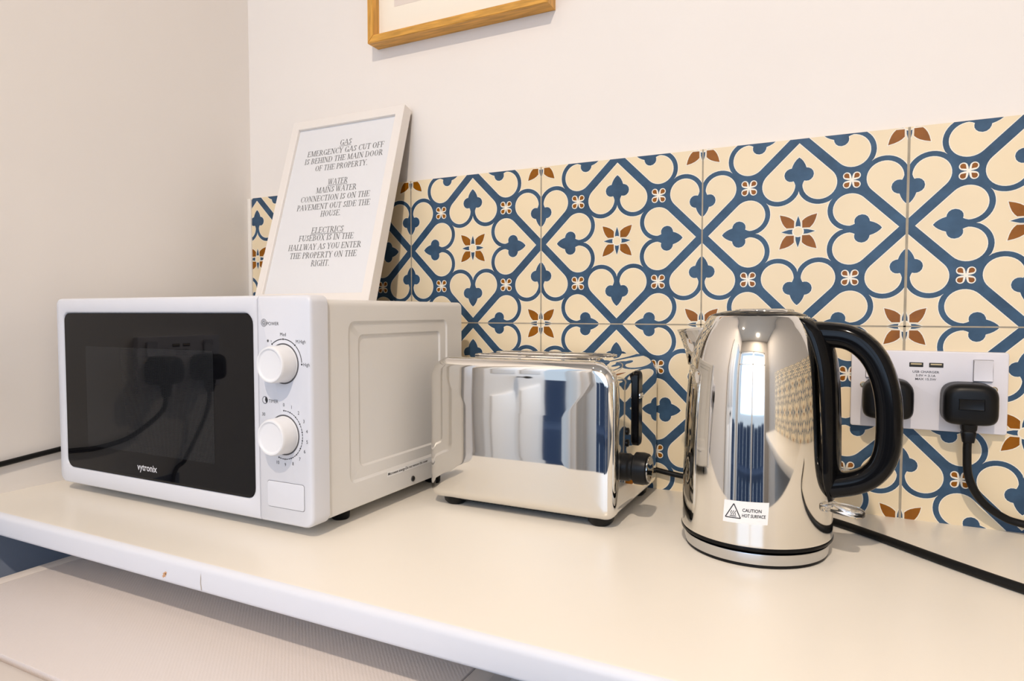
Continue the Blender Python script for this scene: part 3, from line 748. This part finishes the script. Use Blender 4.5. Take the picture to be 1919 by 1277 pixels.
for i, p in enumerate(C):
    t = (C[min(i+1, len(C)-1)]-C[max(i-1, 0)]).normalized(); n = Vector((t.z, 0, -t.x)); u = i/(len(C)-1)
    a = 0.0122*(1-u)**2+0.0098*2*u*(1-u)+0.0112*u*u; b = 0.0150-0.0025*math.sin(PI*u)
    row = []
    for j in range(28):
        q = 2*PI*j/28; cx, cy = math.cos(q), math.sin(q)
        e = 0.72; dx = a*math.copysign(abs(cx)**e, cx); dy = b*math.copysign(abs(cy)**e, cy)
        P = p+n*dx; rr_, zz = P.x, P.z
        row.append(Vector((KC[0]+rr_*math.cos(HA)-dy*math.sin(HA), KC[1]+rr_*math.sin(HA)+dy*math.cos(HA), zz)))
    L.append(row)
bm = bmesh.new(); loft(bm, L, True, True); hd = finish('handle', bm, blk_m, kt, 60); hd['label'] = 'black loop handle'
# clear switch lever below the handle
bm = bmesh.new(); L = []
for r, hw, th in ((0.066, .006, .0035), (0.074, .0085, .0040), (0.084, .0105, .0040), (0.092, .0100, .0036), (0.097, .0070, .0026), (0.0985, .0035, .0015)):
    z = 0.0505-0.10*(r-0.066)
    L.append([Vector((KC[0]+r*math.cos(HA)-a*math.sin(HA), KC[1]+r*math.sin(HA)+a*math.cos(HA), z+b)) for a, b in rr(-hw, hw, -th, th, min(hw, th)*.8, 4)])
loft(bm, L, True, True); o = finish('switch_lever', bm, clear_m, kt); o['label'] = 'clear plastic switch lever'
# curved warning sticker
def onbody(a_deg, z, off=0.0003): return pol(prof_r(z)+off, math.radians(a_deg), z)
SA0, SA1, SZ0, SZ1 = -106.2, -74.3, 0.0408, 0.0612
def stk(u, v, off=0.0003):  # u,v in 0..1, sticker turned a little
    a = SA0+(SA1-SA0)*u; z = SZ0+(SZ1-SZ0)*v+0.0014*(u-0.5)
    return onbody(a+1.0*(v-.5), z, off)
bm = bmesh.new(); loft(bm, [[stk(i/16, v) for i in range(17)] for v in (0, 1)], closed=False)
st = finish('warning_sticker', bm, sticker_m, kt)
bm = bmesh.new(); SWm = 0.0395; SHm = SZ1-SZ0
def sfn(cx, cz): return lambda a, b: stk(cx+a/SWm, cz+b/SHm, 0.0005)
add_text(bm, 'CAUTION', 0.0042, 0, 0, 0, 0.88, 'LEFT', 0.00008, fn=sfn(0.43, 0.60))
add_text(bm, 'HOT SURFACE', 0.0042, 0, 0, 0, 0.74, 'LEFT', 0.00008, fn=sfn(0.43, 0.36))
def sline(pts, wd, closed=False):
    P = pts+([pts[0]] if closed else [])
    for (x1, z1), (x2, z2) in zip(P, P[1:]):
        for k in range(4):
            a, b, c, d = (x1+(x2-x1)*k/4, z1+(z2-z1)*k/4, x1+(x2-x1)*(k+1)/4, z1+(z2-z1)*(k+1)/4)
            dd_ = math.hypot(c-a, d-b); nx, nz = -(d-b)/dd_*wd/2, (c-a)/dd_*wd/2
            bm.faces.new([bm.verts.new(stk(p/SWm, q/SHm, 0.0005)) for p, q in ((a+nx, b+nz), (a-nx, b-nz), (c-nx, d-nz), (c+nx, d+nz))])
sline([(0.0022, 0.0046), (0.0160, 0.0046), (0.0091, 0.0176)], 0.0009, True)
for dx in (-.0018, 0, .0018): sline([(0.0091+dx+0.0005*math.sin(k*1.6), 0.0070+k*0.00085) for k in range(6)], 0.00055)
sline([(0.0062, 0.0062), (0.0122, 0.0062)], 0.0006)
finish('sticker_print', bm, ink_m, st, smooth=False)

# kettle power base
kb = thing('kettle_base', 'round low power base with a steel rim under the kettle', 'kettle base', (KC[0], KC[1], 0))
bm = bmesh.new(); lathe(bm, [(0.0660, 0.0), (0.0668, 0.0006), (0.0668, 0.0024), (0.0662, 0.0028)], KC, 128, True, True); finish('plate', bm, blks_m, kb)
bm = bmesh.new(); lathe(bm, [(0.0660, 0.0027), (0.0672, 0.0032), (0.0688, 0.0125), (0.0686, 0.0134), (0.060, 0.0140)], KC, 128, True, True); o = finish('rim', bm, brush_m, kb); o['label'] = 'brushed steel rim'
bm = bmesh.new(); lathe(bm, [(0.050, 0.0138), (0.050, 0.0152)], KC, 64, True, True); finish('contact_ring', bm, blk_m, kb)
bm = bmesh.new(); tube(bm, [(0.322, -0.105, 0.0065), (0.332, -0.075, 0.0045), (0.352, -0.055, 0.0042), (0.3785, -0.0622, 0.0042), (0.4182, -0.0941, 0.0042), (0.4528, -0.1262, 0.0042), (0.4831, -0.1540, 0.0042), (0.5229, -0.1872, 0.0042), (0.60, -0.245, 0.0042), (0.72, -0.30, 0.0042), (0.95, -0.30, 0.0042)], 0.0042)
finish('power_cord', bm, rubber_m, kb)

# ------------------------------------------------------------------ sockets and plugs
def socket_unit(label):
    """built with its back on y = 0, centre at the origin, facing -y"""
    s = thing('double_socket', label, 'wall socket')
    W, H = 0.1466, 0.0868
    bm = bmesh.new(); plate(bm, -W/2, W/2, -H/2, H/2, 0.0, -0.0095, 0.0025, 0.0012); finish('faceplate', bm, sock_m, s)
    for cx in (-0.0500, 0.0510):
        bm = bmesh.new(); poly(bm, rr(cx-.0090, cx+.0090, 0.0118, 0.0355, .0008, 2), -0.0096); finish('switch_gap', bm, mat('switch_gap', rgb(130, 128, 130), .6), s)
        bm = bmesh.new()
        prof = [(-0.0095, 0.0125), (-0.0128, 0.0130), (-0.0112, 0.0235), (-0.0140, 0.0345), (-0.0095, 0.0350)]
        loft(bm, [[(x, y, z) for y, z in prof] for x in (cx-.0083, cx+.0083)], True, True); finish('switch', bm, sock_m, s)
    for cx in (-0.0098, 0.0088):
        bm = bmesh.new(); poly(bm, rr(cx-.0066, cx+.0066, 0.0258, 0.0308, .0003, 1), -0.0097); u = finish('usb_port', bm, dark_m, s)
        bm = bmesh.new(); poly(bm, rr(cx-.0052, cx+.0052, 0.0284, 0.0298, .0002, 1), -0.0098); finish('usb_tongue', bm, mat('usb_tongue', rgb(206, 190, 150), .5), u)
    for cx in (-0.0610, 0.0610):
        bm = bmesh.new(); lathe(bm, [(0.0032, 0), (0.0032, 0.0012), (0.0022, 0.0019)], (0, 0), 20, False, True)
        bmesh.ops.rotate(bm, verts=bm.verts, matrix=Matrix.Rotation(PI/2, 3, 'X')); bmesh.ops.translate(bm, verts=bm.verts, vec=(cx, -0.0094, 0.0042)); finish('screw', bm, brass_m, s)
    bm = bmesh.new()
    for k, txt in enumerate(('USB CHARGER', '5.0V = 3.1A', 'MAX 15.5W')): add_text(bm, txt, 0.0034, -0.0008, -0.0097, 0.0205-0.0040*k, 1.12, bold=0.00005)
    finish('lettering', bm, mat('socket_ink', rgb(90, 90, 96), .6), s, smooth=False)
    return s
def plug_unit(label, cord, rad=0.0034):
    """UK plug, centre of its back at the origin, facing -y; cord in the same axes"""
    s = thing('mains_plug', label, 'plug')
    bm = bmesh.new(); L = []
    def lp(g, y, w=0.0245, zt=0.0225, zb=-0.0210):
        pts = []
        for i in range(40):
            q = 2*PI*i/40; cx, cz = math.cos(q), math.sin(q)
            e = 0.50 if cz > 0 else 0.42
            x = w*math.copysign(abs(cx)**e, cx); z = (zt if cz > 0 else -zb)*math.copysign(abs(cz)**e, cz)
            x *= 1-0.10*max(0, cz)**2
            pts.append((x*(1-g/w), y, z*(1-g/w)))
        return pts
    for g, y, in ((0.0, 0.0), (0.0, -0.010), (0.0008, -0.0165), (0.0004, -0.018), (0.0, -0.024), (0.0015, -0.0285), (0.0045, -0.0315), (0.009, -0.0325)): L.append(lp(g, y))
    loft(bm, L, True, True)
    box(bm, -0.011, 0.011, -0.0313, -0.0332, -0.004, 0.007, 0.0006)
    finish('plug_body', bm, blks_m, s, 50)
    bm = bmesh.new(); L = []
    for z, hw, hd in ((-0.018, .0075, .0085), (-0.026, .0070, .0080), (-0.0285, .0062, .0066), (-0.030, .0068, .0072), (-0.040, .0052, .0052), (-0.0405, .0036, .0036)):
        L.append([(a, -0.0160+b, z) for a, b in rr(-hw, hw, -hd, hd, min(hw, hd)*.55, 4)])
    loft(bm, L, True, True); finish('cord_grip', bm, blks_m, s)
    if cord:
        bm = bmesh.new(); tube(bm, cord, rad); finish('power_cord', bm, rubber_m, s)
    return s
s1 = socket_unit('white double wall socket with USB ports on the tiles right of the kettle')
s1.location = (0.4672, 0.0, 0.1472)
PY = -0.0098
p1 = plug_unit('black mains plug half hidden behind the kettle handle', None); p1.location = (0.4298, PY, 0.1375)
px, pz = 0.5045, 0.1365
p2 = plug_unit('black mains plug in the right-hand outlet, right of the kettle handle', [(a-px, b-PY, c-pz) for a, b, c in ((0.5042, -0.0258, 0.100), (0.5040, -0.0250, 0.085), (0.5065, -0.0220, 0.0590), (0.5180, -0.0180, 0.0350), (0.5370, -0.0140, 0.0190), (0.5580, -0.0130, 0.0125), (0.62, -0.0150, 0.0060), (0.76, -0.020, 0.0044))], 0.0040)
p2.location = (px, PY, pz)
# socket on the left wall: outside the frame, mirrored in the microwave door
s2 = socket_unit('white double wall socket on the left wall, mirrored in the microwave door')
s2.location = (LX, -0.564, 0.152); s2.rotation_euler = (0, 0, PI/2)
# left wall axes: local x -> world y, local -y -> world +x
def lw(y, z, out, c): return (y-c[0], -(out)+0.0098, z-c[1])
ca = (-0.525, 0.142)
p3 = plug_unit('black mains plug with a lead along the left wall to behind the microwave', [lw(y, z, o_, ca) for y, z, o_ in ((-0.525, 0.104, .0258), (-0.522, 0.082, .022), (-0.500, 0.060, .014), (-0.470, 0.0435, .008), (-0.430, 0.0375, .0055), (-0.404, 0.0390, .005), (-0.365, 0.0425, .005), (-0.330, 0.0455, .005), (-0.27, 0.052, .005), (-0.12, 0.06, .012))], 0.0036)
p3.location = (LX+0.0098, ca[0], ca[1]); p3.rotation_euler = (0, 0, PI/2)
cb = (-0.604, 0.142)
p4 = plug_unit('black mains plug on the left wall with a lead hanging down, farther from the microwave', [lw(y, z, o_, cb) for y, z, o_ in ((-0.604, 0.104, .0258), (-0.602, 0.08, .024), (-0.592, 0.045, .018), (-0.566, -0.005, .012), (-0.541, -0.05, .010), (-0.52, -0.30, .010), (-0.52, -0.88, .010))], 0.0034)
p4.location = (LX+0.0098, cb[0], cb[1]); p4.rotation_euler = (0, 0, PI/2)
